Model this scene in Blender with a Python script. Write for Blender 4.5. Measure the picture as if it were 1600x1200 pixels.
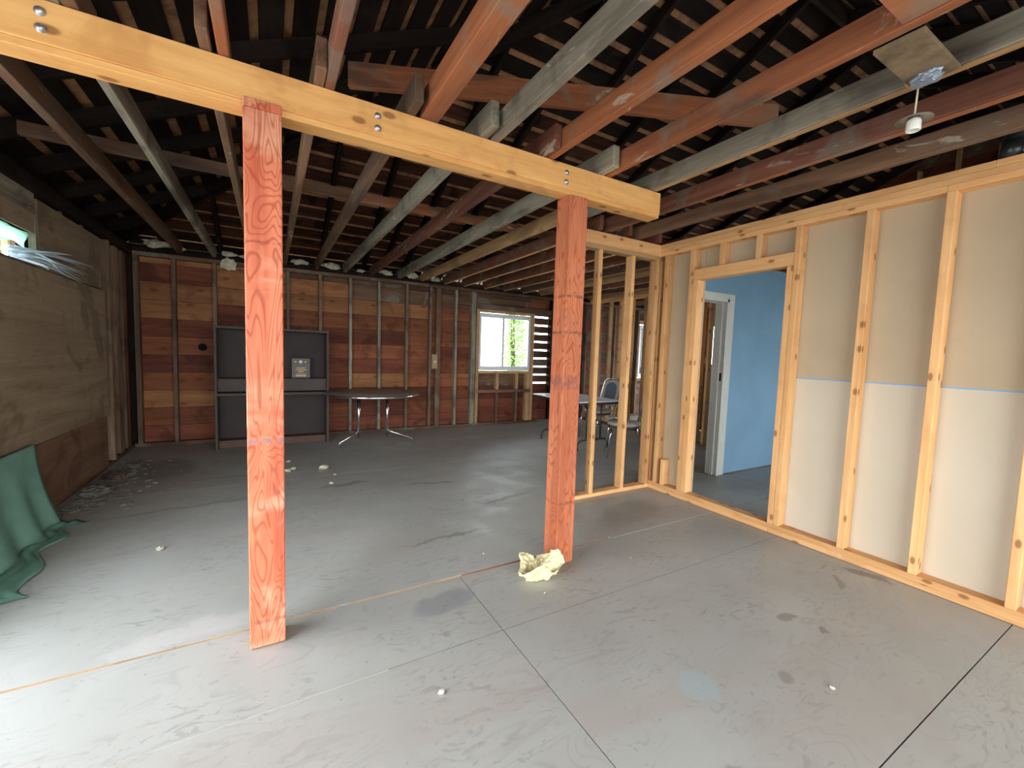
import bpy, bmesh, math, random
from mathutils import Vector, Matrix
random.seed(7)
R = random.Random(11)
S = bpy.context.scene
for o in list(bpy.data.objects):
    bpy.data.objects.remove(o)

# ------------------------------------------------------------------ camera
def cam_matrix(yaw, pitch, roll):
    f = Vector((math.sin(yaw)*math.cos(pitch), math.cos(yaw)*math.cos(pitch), math.sin(pitch)))
    r = Vector((math.cos(yaw), -math.sin(yaw), 0)); u = r.cross(f)
    r2 = r*math.cos(roll) + u*math.sin(roll); u2 = -r*math.sin(roll) + u*math.cos(roll)
    return Matrix(((r2.x, u2.x, -f.x), (r2.y, u2.y, -f.y), (r2.z, u2.z, -f.z)))
CAMP = Vector((0, 0, 1.345))
CM = cam_matrix(0.52321, -0.074303, 0.0325326)
cd = bpy.data.cameras.new('camera'); cam = bpy.data.objects.new('camera', cd)
S.collection.objects.link(cam)
cam.matrix_world = Matrix.Translation(CAMP) @ CM.to_4x4()
cd.sensor_width = 36; cd.lens = 656.53/1600*36; cd.clip_start = 0.05
S.camera = cam

# ------------------------------------------------------------------ world, daylight, exposure
w = bpy.data.worlds.new('world'); S.world = w; w.use_nodes = True
nt = w.node_tree; bg = nt.nodes['Background']
tc = nt.nodes.new('ShaderNodeTexCoord'); sx = nt.nodes.new('ShaderNodeSeparateXYZ')
rmp = nt.nodes.new('ShaderNodeValToRGB')
nt.links.new(tc.outputs['Generated'], sx.inputs[0]); nt.links.new(sx.outputs['Z'], rmp.inputs[0])
rmp.color_ramp.elements[0].position = 0.0; rmp.color_ramp.elements[0].color = (0.92, 0.95, 0.98, 1)
rmp.color_ramp.elements[1].position = 0.7; rmp.color_ramp.elements[1].color = (0.80, 0.88, 1.0, 1)
nt.links.new(rmp.outputs[0], bg.inputs[0]); bg.inputs[1].default_value = 6.0
S.view_settings.view_transform = 'Standard'; S.view_settings.look = 'None'
S.view_settings.gamma = 1; S.view_settings.use_curve_mapping = False
S.view_settings.exposure = 0.88
def portal(loc, rot, sx_, sy_):
    l = bpy.data.lights.new('daylight_portal', 'AREA'); l.shape = 'RECTANGLE'; l.size = sx_; l.size_y = sy_
    l.cycles.is_portal = True
    o = bpy.data.objects.new('daylight_portal', l); S.collection.objects.link(o)
    o.location = loc; o.rotation_euler = rot
    return o
portal((0.85, -2.52, 1.12), (-math.pi/2, 0, math.pi), 4.8, 2.2)            # open front bay behind the camera, faces +Y
portal((-1.66, 1.70, 1.13), (0, -math.pi/2, 0), 2.2, 2.8)                   # open side bay, faces +X
portal((5.25, -2.52, 1.5), (-math.pi/2, 0, math.pi), 3.1, 1.4)
portal((8.83, 5.0, 1.15), (0, math.pi/2, 0), 2.0, 2.4)
portal((3.8, 6.97, 1.52), (math.pi/2, 0, math.pi), 1.0, 1.0)
portal((7.8, 6.97, 1.47), (math.pi/2, 0, math.pi), 1.0, 1.2)

# ------------------------------------------------------------------ node helpers
class N:
    def __init__(s, name):
        s.m = bpy.data.materials.new(name); s.m.use_nodes = True
        s.t = s.m.node_tree; s.p = s.t.nodes['Principled BSDF']; s.out = s.t.nodes['Material Output']
        s.m.diffuse_color = (0.5, 0.4, 0.3, 1)
    def n(s, typ, **kw):
        x = s.t.nodes.new(typ)
        for k, v in kw.items(): setattr(x, k, v)
        return x
    def l(s, a, b): s.t.links.new(a, b)
    def put(s, inp, v):
        if hasattr(v, 'is_output') or isinstance(v, bpy.types.NodeSocket): s.l(v, inp)
        else: inp.default_value = v
    def math(s, op, a, b=0.0, c=0.0):
        x = s.n('ShaderNodeMath', operation=op)
        s.put(x.inputs[0], a); s.put(x.inputs[1], b); s.put(x.inputs[2], c)
        return x.outputs[0]
    def mix(s, f, a, b, mode='MIX'):
        x = s.n('ShaderNodeMix', data_type='RGBA', blend_type=mode)
        s.put(x.inputs[0], f); s.put(x.inputs[6], c4(a)); s.put(x.inputs[7], c4(b))
        return x.outputs[2]
    def ramp(s, f, stops):
        x = s.n('ShaderNodeValToRGB'); s.put(x.inputs[0], f)
        e = x.color_ramp.elements
        while len(e) < len(stops): e.new(0.5)
        for i, (p, c) in enumerate(stops):
            e[i].position = p; e[i].color = c4(c)
        return x.outputs[0]
    def noise(s, vec, scale, detail=3, rough=0.55, dist=0.0):
        x = s.n('ShaderNodeTexNoise'); s.put(x.inputs['Vector'], vec)
        x.inputs['Scale'].default_value = scale; x.inputs['Detail'].default_value = detail
        x.inputs['Roughness'].default_value = rough; x.inputs['Distortion'].default_value = dist
        return x.outputs[0]
    def smooth(s, v, lo, hi):
        x = s.n('ShaderNodeMapRange', interpolation_type='SMOOTHSTEP'); s.put(x.inputs[0], v)
        x.inputs[1].default_value = lo; x.inputs[2].default_value = hi
        return x.outputs[0]
    def coords(s, scale=(1, 1, 1), rnd=True):
        t = s.n('ShaderNodeTexCoord'); v = t.outputs['Object']
        mp = s.n('ShaderNodeMapping'); s.l(v, mp.inputs[0]); mp.inputs[3].default_value = scale
        v = mp.outputs[0]
        if rnd:
            oi = s.n('ShaderNodeObjectInfo')
            m1 = s.math('MULTIPLY', oi.outputs['Random'], 41.0); m2 = s.math('MULTIPLY', oi.outputs['Random'], 173.0)
            cb = s.n('ShaderNodeCombineXYZ'); s.l(m1, cb.inputs[0]); s.l(m2, cb.inputs[1]); s.l(m1, cb.inputs[2])
            va = s.n('ShaderNodeVectorMath', operation='ADD'); s.l(v, va.inputs[0]); s.l(cb.outputs[0], va.inputs[1])
            v = va.outputs[0]
        return v
    def fin(s, col, rough=0.7, bump=None, bstr=0.2, metal=0.0, spec=0.5):
        s.put(s.p.inputs['Base Color'], c4(col) if not isinstance(col, bpy.types.NodeSocket) else col)
        s.put(s.p.inputs['Roughness'], rough); s.p.inputs['Metallic'].default_value = metal
        s.p.inputs['Specular IOR Level'].default_value = spec
        if bump is not None:
            b = s.n('ShaderNodeBump'); b.inputs['Strength'].default_value = bstr; b.inputs['Distance'].default_value = 0.01
            s.l(bump, b.inputs['Height']); s.l(b.outputs[0], s.p.inputs['Normal'])
        return s.m
def c4(c):
    if isinstance(c, bpy.types.NodeSocket): return c
    if isinstance(c, (int, float)): return (c, c, c, 1)
    return (c[0], c[1], c[2], 1) if len(c) == 3 else c
def srgb(r, g, b):
    f = lambda v: (v/255/12.92) if v/255 <= 0.04045 else ((v/255+0.055)/1.055)**2.4
    return (f(r), f(g), f(b))

_mats = {}
AX = {'x': (0.08, 1, 1), 'y': (1, 0.08, 1), 'z': (1, 1, 0.08)}
def wood(kind, ax='z', band=None):
    key = kind+ax+(str(band) if band else '')
    if key in _mats: return _mats[key]
    P = {  # light, dark, patch colour, patch amount, knots, vary
        'pine':   (srgb(230, 184, 128), srgb(208, 152, 96), srgb(196, 140, 88), 0.25, 1, 0.16),
        'glulam': (srgb(234, 182, 114), srgb(210, 150, 84), srgb(190, 128, 70), 0.30, 1, 0.0),
        'post':   (srgb(214, 126, 90), srgb(180, 88, 60), srgb(214, 154, 122), 0.5, 0, 0.0),
        'post2':  (srgb(196, 120, 84), srgb(154, 84, 56), srgb(208, 118, 60), 0.4, 0, 0.0),
        'orange': (srgb(172, 106, 68), srgb(122, 74, 50), srgb(136, 116, 98), 0.5, 0, 0.15),
        'red':    (srgb(132, 84, 64), srgb(92, 58, 45), srgb(116, 102, 90), 0.5, 0, 0.15),
        'grey':   (srgb(158, 150, 130), srgb(98, 90, 78), srgb(72, 66, 60), 0.35, 0, 0.12),
        'brown':  (srgb(132, 100, 76), srgb(84, 58, 42), srgb(112, 102, 88), 0.35, 0, 0.2),
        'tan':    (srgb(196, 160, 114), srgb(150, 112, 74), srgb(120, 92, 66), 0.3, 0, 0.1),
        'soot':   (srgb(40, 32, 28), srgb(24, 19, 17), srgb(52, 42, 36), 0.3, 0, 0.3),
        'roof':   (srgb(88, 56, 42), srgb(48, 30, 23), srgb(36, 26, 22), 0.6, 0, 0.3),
        'shingle':(srgb(180, 134, 94), srgb(128, 90, 62), srgb(90, 66, 50), 0.4, 0, 0.2),
        'wall_a': (srgb(150, 92, 60), srgb(112, 64, 42), srgb(96, 54, 34), 0.45, 1, 0.22),
        'wall_b': (srgb(164, 114, 74), srgb(130, 84, 52), srgb(120, 74, 42), 0.35, 1, 0.2),
        'wall_c': (srgb(124, 70, 50), srgb(88, 46, 33), srgb(70, 36, 26), 0.45, 0, 0.25),
        'wall_d': (srgb(110, 84, 64), srgb(70, 50, 38), srgb(120, 112, 98), 0.45, 0, 0.25),
        'studold':(srgb(134, 112, 92), srgb(92, 72, 56), srgb(70, 54, 42), 0.4, 0, 0.25),
        'ply':    (srgb(150, 132, 108), srgb(124, 106, 84), srgb(100, 82, 64), 0.4, 0, 0.08),
        'plydark':(srgb(128, 98, 76), srgb(104, 76, 58), srgb(88, 64, 48), 0.4, 0, 0.08),
    }[kind]
    lt, dk, pc, pa, knots, vary = P
    s = N('wood_%s_%s' % (kind, ax))
    v = s.coords(AX[ax])
    g = s.noise(v, 9, 3, 0.6, 0.7)
    fine = s.noise(v, 70, 3, 0.6)
    g2 = s.math('ADD', s.math('MULTIPLY', g, 0.75), s.math('MULTIPLY', fine, 0.25))
    col = s.ramp(g2, [(0.32, dk), (0.62, lt)])
    vraw = s.coords((1, 1, 1))
    pn = s.noise(vraw, 2.6, 4, 0.6, 0.8)
    pm = s.math('MULTIPLY', s.smooth(pn, 0.50, 0.66), pa*1.6)
    col = s.mix(s.math('MINIMUM', pm, 0.9), col, pc)
    if kind in ('post', 'post2'):      # plain-sawn figure: dark contour lines
        v2 = s.coords({'x': (0.2, 1, 1), 'y': (1, 0.2, 1), 'z': (1, 1, 0.2)}[ax])
        n2 = s.noise(v2, 6.5, 2, 0.45, 0.6)
        fr = s.math('FRACT', s.math('MULTIPLY', n2, 27.0))
        ln = s.math('SUBTRACT', 1.0, s.smooth(s.math('ABSOLUTE', s.math('SUBTRACT', fr, 0.5)), 0.02, 0.22))
        col = s.mix(s.math('MULTIPLY', ln, 0.62), col, srgb(146, 62, 40))
    if band:                    # worn pencil and stamp smudges at a given height on the post
        tcb = s.n('ShaderNodeTexCoord'); sp_ = s.n('ShaderNodeSeparateXYZ'); s.l(tcb.outputs['Object'], sp_.inputs[0])
        brk = s.noise(s.coords((1, 1, 0.6)), 34, 4, 0.7)
        for (bz, bw, bc, ba) in band:
            dz = s.math('ABSOLUTE', s.math('SUBTRACT', sp_.outputs[2], bz))
            mk = s.math('MULTIPLY', s.math('SUBTRACT', 1.0, s.smooth(dz, bw*0.7, bw*1.3)), s.smooth(brk, 0.42, 0.56))
            col = s.mix(s.math('MULTIPLY', mk, ba), col, srgb(*bc))
    if kind in ('glulam', 'pine'):
        n2 = s.noise(v, 3.0, 1, 0.4, 0.3)
        fr = s.math('FRACT', s.math('MULTIPLY', n2, 14.0))
        ln = s.math('SUBTRACT', 1.0, s.smooth(s.math('ABSOLUTE', s.math('SUBTRACT', fr, 0.5)), 0.0, 0.3))
        col = s.mix(s.math('MULTIPLY', ln, 0.22), col, dk)
    if kind in ('orange', 'red', 'grey', 'brown'):   # pale scrapes and dark water marks
        sc = {'x': (0.3, 1, 1), 'y': (1, 0.3, 1), 'z': (1, 1, 0.3)}[ax]
        vs = s.coords(sc)
        w1 = s.smooth(s.noise(vs, 6.5, 5, 0.7, 1.2), 0.61, 0.66)
        col = s.mix(s.math('MULTIPLY', w1, 0.6), col, srgb(190, 182, 160))
        w2 = s.smooth(s.noise(vs, 1.9, 3, 0.6, 0.5), 0.56, 0.66)
        col = s.mix(s.math('MULTIPLY', w2, 0.7), col, srgb(70, 60, 52))
    if knots:
        sp3 = s.n('ShaderNodeSeparateXYZ'); s.l(s.coords((1, 1, 1)), sp3.inputs[0])
        ia = {'x': 0, 'y': 1, 'z': 2}[ax]; o1, o2 = [i for i in range(3) if i != ia]
        cb3 = s.n('ShaderNodeCombineXYZ'); s.l(s.math('MULTIPLY', sp3.outputs[ia], 0.5), cb3.inputs[0])
        s.l(s.math('ADD', sp3.outputs[o1], sp3.outputs[o2]), cb3.inputs[1])
        vo = s.n('ShaderNodeTexVoronoi', voronoi_dimensions='2D'); s.l(cb3.outputs[0], vo.inputs['Vector'])
        vo.inputs['Scale'].default_value = {'glulam': 5.0, 'pine': 6.5}.get(kind, 4.0)
        k = s.math('SUBTRACT', 1.0, s.smooth(vo.outputs['Distance'], 0.05, 0.10))
        k2 = s.math('SUBTRACT', 1.0, s.smooth(vo.outputs['Distance'], 0.03, 0.22))
        col = s.mix(s.math('MULTIPLY', k2, 0.35), col, dk)
        col = s.mix(s.math('MULTIPLY', k, 0.65), col, srgb(104, 58, 30))
    if vary:
        oi = s.n('ShaderNodeObjectInfo'); hs = s.n('ShaderNodeHueSaturation')
        s.l(col, hs.inputs['Color'])
        s.l(s.math('MULTIPLY_ADD', oi.outputs['Random'], 2*vary, 1-vary), hs.inputs['Value'])
        col = hs.outputs[0]
    _mats[key] = s.fin(col, 0.72 if kind not in ('post', 'post2', 'glulam') else 0.55, g2, 0.35 if kind in ('grey', 'brown', 'red', 'orange', 'soot') else 0.15, spec=0.08 if kind in ('soot', 'roof') else 0.25)
    return _mats[key]
def plain(name, col, rough=0.6, metal=0.0, var=0.0, scale=6.0, spec=0.5, bstr=0.0, rnd=True):
    if name in _mats: return _mats[name]
    s = N(name)
    c = col; b = None
    v = s.coords((1, 1, 1), rnd); n = s.noise(v, scale, 4, 0.6)
    d = tuple(max(0, x*(1-var)) for x in col); u = tuple(min(1, x*(1+var)) for x in col)
    c = s.ramp(n, [(0.3, d), (0.7, u)])
    if bstr: b = n
    _mats[name] = s.fin(c, rough, b, bstr, metal, spec)
    return _mats[name]

# ------------------------------------------------------------------ object helpers
COL = S.collection
def link(name, me, mat, parent=None, loc=(0, 0, 0), rot=(0, 0, 0), smooth=False):
    o = bpy.data.objects.new(name, me); COL.objects.link(o)
    if mat: 
        if not me.materials: me.materials.append(mat)
    o.location = loc; o.rotation_euler = rot
    if parent: o.parent = parent
    if smooth:
        for p in me.polygons: p.use_smooth = True
    return o
def empty(name, loc=(0, 0, 0), rz=0.0, **kw):
    o = bpy.data.objects.new(name, None); COL.objects.link(o); o.location = loc; o.rotation_euler = (0, 0, rz)
    o.empty_display_size = 0.1
    for k, v in kw.items(): o[k] = v
    return o
def tag(o, label, cat, group=None, kind='thing'):
    o['label'] = label; o['category'] = cat; o['kind'] = kind
    if group: o['group'] = group
    return o
def boxmesh(dx, dy, dz, bev=0.0, jitter=0.0):
    bm = bmesh.new(); bmesh.ops.create_cube(bm, size=1)
    bmesh.ops.scale(bm, vec=(dx, dy, dz), verts=bm.verts)
    if bev: bmesh.ops.bevel(bm, geom=list(bm.edges), offset=min(bev, 0.3*min(dx, dy, dz)), segments=1, affect='EDGES')
    if jitter:
        for v in bm.verts: v.co += Vector((R.uniform(-1, 1), R.uniform(-1, 1), R.uniform(-1, 1)))*jitter
    me = bpy.data.meshes.new('box'); bm.to_mesh(me); bm.free()
    return me
def box(name, x0, x1, y0, y1, z0, z1, mat, parent=None, bev=0.0, rot=(0, 0, 0), jitter=0.0):
    """parent is always at the world origin unless coordinates are given in its local space"""
    me = boxmesh(abs(x1-x0), abs(y1-y0), abs(z1-z0), bev, jitter); me.name = name
    return link(name, me, mat, parent, ((x0+x1)/2, (y0+y1)/2, (z0+z1)/2), rot)
def mesh_obj(name, verts, faces, mat, parent=None, loc=(0, 0, 0), rot=(0, 0, 0), smooth=False):
    me = bpy.data.meshes.new(name); me.from_pydata([tuple(v) for v in verts], [], faces); me.update()
    bm = bmesh.new(); bm.from_mesh(me); bmesh.ops.recalc_face_normals(bm, faces=bm.faces); bm.to_mesh(me); bm.free()
    return link(name, me, mat, parent, loc, rot, smooth)
def tube_geo(pts, r, n=8, cap=True, radii=None):
    pts = [Vector(p) for p in pts]; V = []; F = []
    up = None
    for i, p in enumerate(pts):
        a = pts[max(i-1, 0)]; b = pts[min(i+1, len(pts)-1)]
        t = (b-a).normalized()
        if up is None:
            up = t.orthogonal().normalized()
        else:
            up = (up - t*up.dot(t)).normalized()
        s = t.cross(up); rr = radii[i] if radii else r
        for k in range(n):
            an = 2*math.pi*k/n
            V.append(p + (up*math.cos(an) + s*math.sin(an))*rr)
    for i in range(len(pts)-1):
        for k in range(n):
            F.append((i*n+k, i*n+(k+1) % n, (i+1)*n+(k+1) % n, (i+1)*n+k))
    if cap:
        F.append(tuple(range(n-1, -1, -1))); F.append(tuple(range((len(pts)-1)*n, len(pts)*n)))
    return V, F
def tube(name, pts, r, mat, parent=None, n=8, radii=None, loc=(0, 0, 0)):
    V, F = tube_geo(pts, r, n, True, radii)
    return mesh_obj(name, V, F, mat, parent, loc, smooth=True)
def lathe(name, prof, mat, parent=None, n=32, loc=(0, 0, 0), rot=(0, 0, 0), smooth=True):
    V = []; F = []
    for r, z in prof:
        for k in range(n):
            a = 2*math.pi*k/n; V.append((r*math.cos(a), r*math.sin(a), z))
    m = len(prof)
    for i in range(m-1):
        for k in range(n): F.append((i*n+k, i*n+(k+1) % n, (i+1)*n+(k+1) % n, (i+1)*n+k))
    if prof[0][0] > 1e-4: F.append(tuple(range(n-1, -1, -1)))
    if prof[-1][0] > 1e-4: F.append(tuple(range((m-1)*n, m*n)))
    return mesh_obj(name, V, F, mat, parent, loc, rot, smooth)
def struct(name, label=None):
    o = empty(name); o['kind'] = 'structure'
    if label: o['label'] = label
    return o

# ------------------------------------------------------------------ materials that need their own graph
def floor_mat():
    s = N('painted_plywood_floor')
    geo = s.n('ShaderNodeNewGeometry'); pos = geo.outputs['Position']
    v = s.coords((0.32, 1, 1)); vr = s.coords((1, 1, 1))
    base = s.ramp(s.noise(pos, 0.9, 4, 0.6, 0.3), [(0.3, srgb(158, 157, 149)), (0.7, srgb(175, 175, 167))])
    n2 = s.noise(v, 5.0, 2, 0.45, 0.5)
    fr = s.math('FRACT', s.math('MULTIPLY', n2, 13.0))
    ln = s.math('SUBTRACT', 1.0, s.smooth(s.math('ABSOLUTE', s.math('SUBTRACT', fr, 0.5)), 0.0, 0.2))
    brk = s.smooth(s.noise(pos, 4.0, 3), 0.45, 0.62)
    line = s.math('MULTIPLY', ln, brk)
    col = s.mix(s.math('MULTIPLY', line, 0.20), base, srgb(122, 118, 112))
    vt = s.coords((0.45, 1, 1)); tick = s.smooth(s.noise(vt, 17.0, 4, 0.62, 2.2), 0.56, 0.62)
    tick = s.math('MULTIPLY', tick, s.smooth(s.noise(pos, 2.2, 3), 0.40, 0.62))
    col = s.mix(s.math('MULTIPLY', tick, 0.38), col, srgb(118, 115, 108))
    worn = s.smooth(s.noise(v, 7.0, 6, 0.75, 1.0), 0.66, 0.74)
    col = s.mix(s.math('MULTIPLY', worn, 0.5), col, srgb(204, 198, 190))
    sp = s.smooth(s.noise(pos, 30.0, 4, 0.65), 0.66, 0.72)
    col = s.mix(s.math('MULTIPLY', sp, 0.5), col, srgb(96, 92, 88))
    warm = s.smooth(s.noise(v, 1.5, 5, 0.65, 0.8), 0.50, 0.68)
    col = s.mix(s.math('MULTIPLY', warm, 0.4), col, srgb(162, 150, 138))
    scuff = s.smooth(s.noise(v, 2.4, 5, 0.7, 2.0), 0.60, 0.72)
    col = s.mix(s.math('MULTIPLY', scuff, 0.30), col, srgb(110, 106, 100))
    dn = s.n('ShaderNodeTexNoise'); s.l(pos, dn.inputs['Vector']); dn.inputs['Scale'].default_value = 7; dn.inputs['Detail'].default_value = 4
    dv = s.n('ShaderNodeVectorMath', operation='MULTIPLY_ADD')
    s.l(dn.outputs['Color'], dv.inputs[0]); dv.inputs[1].default_value = (0.16, 0.16, 0); 
    sb = s.n('ShaderNodeVectorMath', operation='SUBTRACT'); s.l(pos, sb.inputs[0]); sb.inputs[1].default_value = (0.08, 0.08, 0)
    s.l(sb.outputs[0], dv.inputs[2])
    def blob(cx, cy, rx, ry, rot, lo=0.6):
        mp = s.n('ShaderNodeMapping', vector_type='TEXTURE'); s.l(dv.outputs[0], mp.inputs[0])
        mp.inputs[1].default_value = (cx, cy, 0); mp.inputs[2].default_value = (0, 0, rot); mp.inputs[3].default_value = (rx, ry, 1000)
        ln = s.n('ShaderNodeVectorMath', operation='LENGTH'); s.l(mp.outputs[0], ln.inputs[0])
        return s.math('SUBTRACT', 1.0, s.smooth(ln.outputs['Value'], lo, 1.1))
    for (cx, cy, rx, ry, rot, c, a) in [
        (1.12, 2.76, 0.40, 0.022, 0.02, (104, 100, 86), 0.5), (0.80, 2.03, 0.20, 0.11, 0.2, (112, 116, 118), 0.5),
        (1.52, 1.02, 0.10, 0.09, 0.5, (158, 174, 176), 0.6), (3.30, 1.08, 0.13, 0.045, -1.4, (104, 94, 84), 0.6),
        (3.02, 1.14, 0.10, 0.03, 0.4, (108, 102, 94), 0.45), (2.35, 1.09, 0.05, 0.04, 0, (108, 104, 98), 0.6),
        (2.42, 0.95, 0.03, 0.03, 0, (108, 104, 98), 0.6), (1.9, 0.86, 0.05, 0.04, 0, (118, 112, 106), 0.5),
        (0.6, 4.3, 0.25, 0.06, 0.1, (96, 94, 88), 0.5), (1.4, 4.0, 0.3, 0.05, -0.2, (100, 98, 92), 0.45),
        (-0.6, 4.2, 0.7, 0.04, 0.1, (112, 108, 100), 0.35), (-0.2, 5.0, 0.6, 0.04, 0.0, (106, 104, 98), 0.35),
        (-1.0, 5.6, 0.35, 0.5, 0.3, (100, 98, 92), 0.5), (1.9, 3.3, 0.3, 0.03, 0.15, (96, 94, 90), 0.5),
        (1.2, 2.2, 0.5, 0.03, 0.0, (176, 140, 116), 0.25), (-0.3, 2.35, 0.35, 0.1, 0.1, (190, 186, 180), 0.5),
        (2.7, 2.55, 0.5, 0.2, 0.3, (118, 112, 100), 0.35), (1.31, 0.72, 0.06, 0.05, 0, (110, 106, 100), 0.5)]:
        col = s.mix(s.math('MULTIPLY', blob(cx, cy, rx, ry, rot), a), col, srgb(*c))
    rg = s.ramp(s.noise(pos, 3, 4), [(0.3, 0.38), (0.7, 0.62)])
    h = s.math('SUBTRACT', s.math('MULTIPLY', n2, 0.3), s.math('MULTIPLY', tick, 0.5))
    return s.fin(col, rg, h, 0.12, spec=0.45)
def drywall(name, c1, c2, c3):
    s = N(name); v = s.coords((1, 1, 1)); 
    n = s.noise(v, 1.4, 4, 0.6, 0.5); col = s.ramp(n, [(0.3, c1), (0.7, c2)])
    m = s.smooth(s.noise(v, 6, 5, 0.7, 1.5), 0.69, 0.74); col = s.mix(s.math('MULTIPLY', m, 0.35), col, c3)
    return s.fin(col, 0.85, s.noise(v, 160, 2), 0.03, spec=0.2)
def translucent(name, col, mixf, rough=0.6):
    s = N(name); v = s.coords((1, 1, 1)); n = s.noise(v, 9, 4)
    c = s.ramp(n, [(0.3, tuple(x*0.8 for x in col)), (0.7, col)])
    s.fin(c, rough)
    t = s.n('ShaderNodeBsdfTranslucent'); s.l(c, t.inputs[0])
    mx = s.n('ShaderNodeMixShader'); mx.inputs[0].default_value = mixf
    s.l(s.p.outputs[0], mx.inputs[1]); s.l(t.outputs[0], mx.inputs[2]); s.l(mx.outputs[0], s.out.inputs[0])
    return s.m
FLOOR = floor_mat()
DRY = drywall('drywall_warm_dim', srgb(180, 161, 132), srgb(188, 170, 142), srgb(150, 136, 116))  # dim, warm bounced light of the upper partition, put into the colour
DRYLOW = drywall('drywall_low_lit', srgb(198, 185, 162), srgb(204, 193, 172), srgb(160, 152, 138))  # same drywall lower down, with its brighter daylight put into the colour
BLUE = drywall('blue_painted_drywall', srgb(136, 178, 206), srgb(148, 190, 218), srgb(108, 148, 178))
WHITE = plain('white_gloss_paint', srgb(226, 230, 222), 0.45, var=0.05)
VINYL = plain('white_vinyl', srgb(224, 228, 230), 0.4, var=0.03)
CHROME = plain('chrome', (0.72, 0.73, 0.74), 0.18, 1.0, 0.04)
BLACKM = plain('black_enamelled_metal', (0.03, 0.03, 0.035), 0.4, 0.0, 0.1)
ABS = plain('black_plastic_pipe', (0.018, 0.02, 0.022), 0.3, 0.0, 0.2, 20)
ZINC = plain('galvanised_steel', (0.50, 0.52, 0.54), 0.42, 0.9, 0.25, 30)
CAB = plain('dark_grey_cabinet_paint', srgb(84, 76, 72), 0.7, var=0.12, scale=3, spec=0.2)
CABIN = plain('dark_grey_back_panel', srgb(68, 62, 60), 0.75, var=0.1, scale=3, spec=0.15)
CABRED = plain('worn_brown_plinth', srgb(92, 66, 54), 0.7, var=0.2)
GREYTOP = plain('grey_laminate', srgb(132, 124, 116), 0.35, var=0.06, scale=14)
WHITETOP = plain('white_laminate', srgb(232, 232, 230), 0.3, var=0.02)
SEATV = plain('pale_grey_vinyl', srgb(176, 172, 162), 0.35, var=0.1)
PADB = plain('dark_blue_pad', srgb(58, 66, 82), 0.7, var=0.2, scale=30)
PADG = plain('grey_beige_fabric_border', srgb(150, 140, 126), 0.75, var=0.15, scale=30)
SEATU = plain('brown_seat_underside', srgb(96, 72, 58), 0.7, var=0.15)
GOLD = plain('worn_gilt', srgb(170, 136, 80), 0.45, 0.3, 0.3, 40)
PLAQ = plain('dark_plaque_face', srgb(40, 34, 32), 0.4, 0, 0.2, 30)
PORC = plain('glazed_porcelain', srgb(226, 226, 214), 0.2, var=0.04)
INSUL = plain('insulation_wool', srgb(226, 218, 170), 0.95, var=0.18, scale=22, bstr=0.8)
INSULW = plain('pale_insulation', srgb(206, 198, 172), 0.95, var=0.25, scale=14, bstr=0.8)
DEBRIS = plain('dusty_fibre_scraps', srgb(96, 94, 86), 0.95, var=0.4, scale=20)
BEIGEP = plain('beige_box_paint', srgb(160, 136, 104), 0.6, var=0.1)
FOIL = plain('crumpled_metal_cover', srgb(150, 162, 176), 0.38, 0.5, 0.25, 25, bstr=0.5)
SUB = plain('dark_subfloor', srgb(50, 44, 40), 0.9, var=0.2)
CHALK = plain('blue_seam_strip', srgb(110, 168, 214), 0.7, var=0.05)
TARP = translucent('green_tarp', srgb(138, 186, 166), 0.3)
SHEET = translucent('green_plastic_sheet', srgb(206, 246, 228), 0.85)
STRAND = translucent('frayed_tarp_strand', srgb(236, 250, 255), 0.5)
LEAF = translucent('leaf', srgb(168, 206, 120), 0.5)
BARK = plain('bark', srgb(96, 80, 64), 0.9, var=0.3)
GROUND = plain('pale_gravel_ground', srgb(176, 172, 164), 0.95, var=0.12, scale=3, rnd=False)
def glass_mat():
    s = N('window_glass'); s.p.inputs['Base Color'].default_value = (1, 1, 1, 1)
    s.p.inputs['Roughness'].default_value = 0.0
    t = s.n('ShaderNodeBsdfTransparent'); g = s.n('ShaderNodeBsdfGlossy'); g.inputs['Roughness'].default_value = 0.02
    f = s.n('ShaderNodeFresnel'); f.inputs[0].default_value = 1.45
    m = s.n('ShaderNodeMixShader'); s.l(f.outputs[0], m.inputs[0]); s.l(t.outputs[0], m.inputs[1]); s.l(g.outputs[0], m.inputs[2])
    t.inputs[0].default_value = (0.96, 0.98, 0.97, 1)
    s.l(m.outputs[0], s.out.inputs[0]); return s.m
GLASS = glass_mat()

# ================================================================== THE SETTING
XL, XR, YB, YF = -1.60, 8.80, 6.94, -2.50
# ---- outside ground
g = mesh_obj('ground', [(-40, -40, -0.28), (50, -40, -0.28), (50, 60, -0.28), (-40, 60, -0.28)], [(0, 1, 2, 3)], GROUND)
g['kind'] = 'structure'
# ---- floor: painted plywood sheets, each one an object, over a dark subfloor
floor = struct('floor')
box('subfloor', XL, XR, YF, YB+0.06, -0.25, -0.02, SUB, floor)
GAP = 0.0025
def sheet(x0, x1, y0, y1, dz=0.0, gap=GAP):
    box('plywood_sheet', x0+gap, x1-gap, y0+gap, y1-gap, -0.02, dz, FLOOR, floor)
for (x0, x1) in ((XL, -1.47), (-1.47, 0.97), (0.97, 3.41), (3.41, 5.85), (5.85, 8.29), (8.29, XR)):
    for (y0, y1) in ((YF, -1.94), (-1.94, -0.72), (-0.72, 0.50), (0.50, 1.69)):
        sheet(x0, x1, y0, y1)
sheet(XL, 0.97, 1.69, 2.237)
sheet(0.97, 3.41, 1.69, 2.237, -0.0005)
box('filler_strip', XL+0.01, 0.42, 1.685, 1.695, -0.015, 0.0012, FLOOR, floor)
box('filler_strip', 2.19, 3.38, 2.2325, 2.2478, -0.015, 0.0012, FLOOR, floor)
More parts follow.
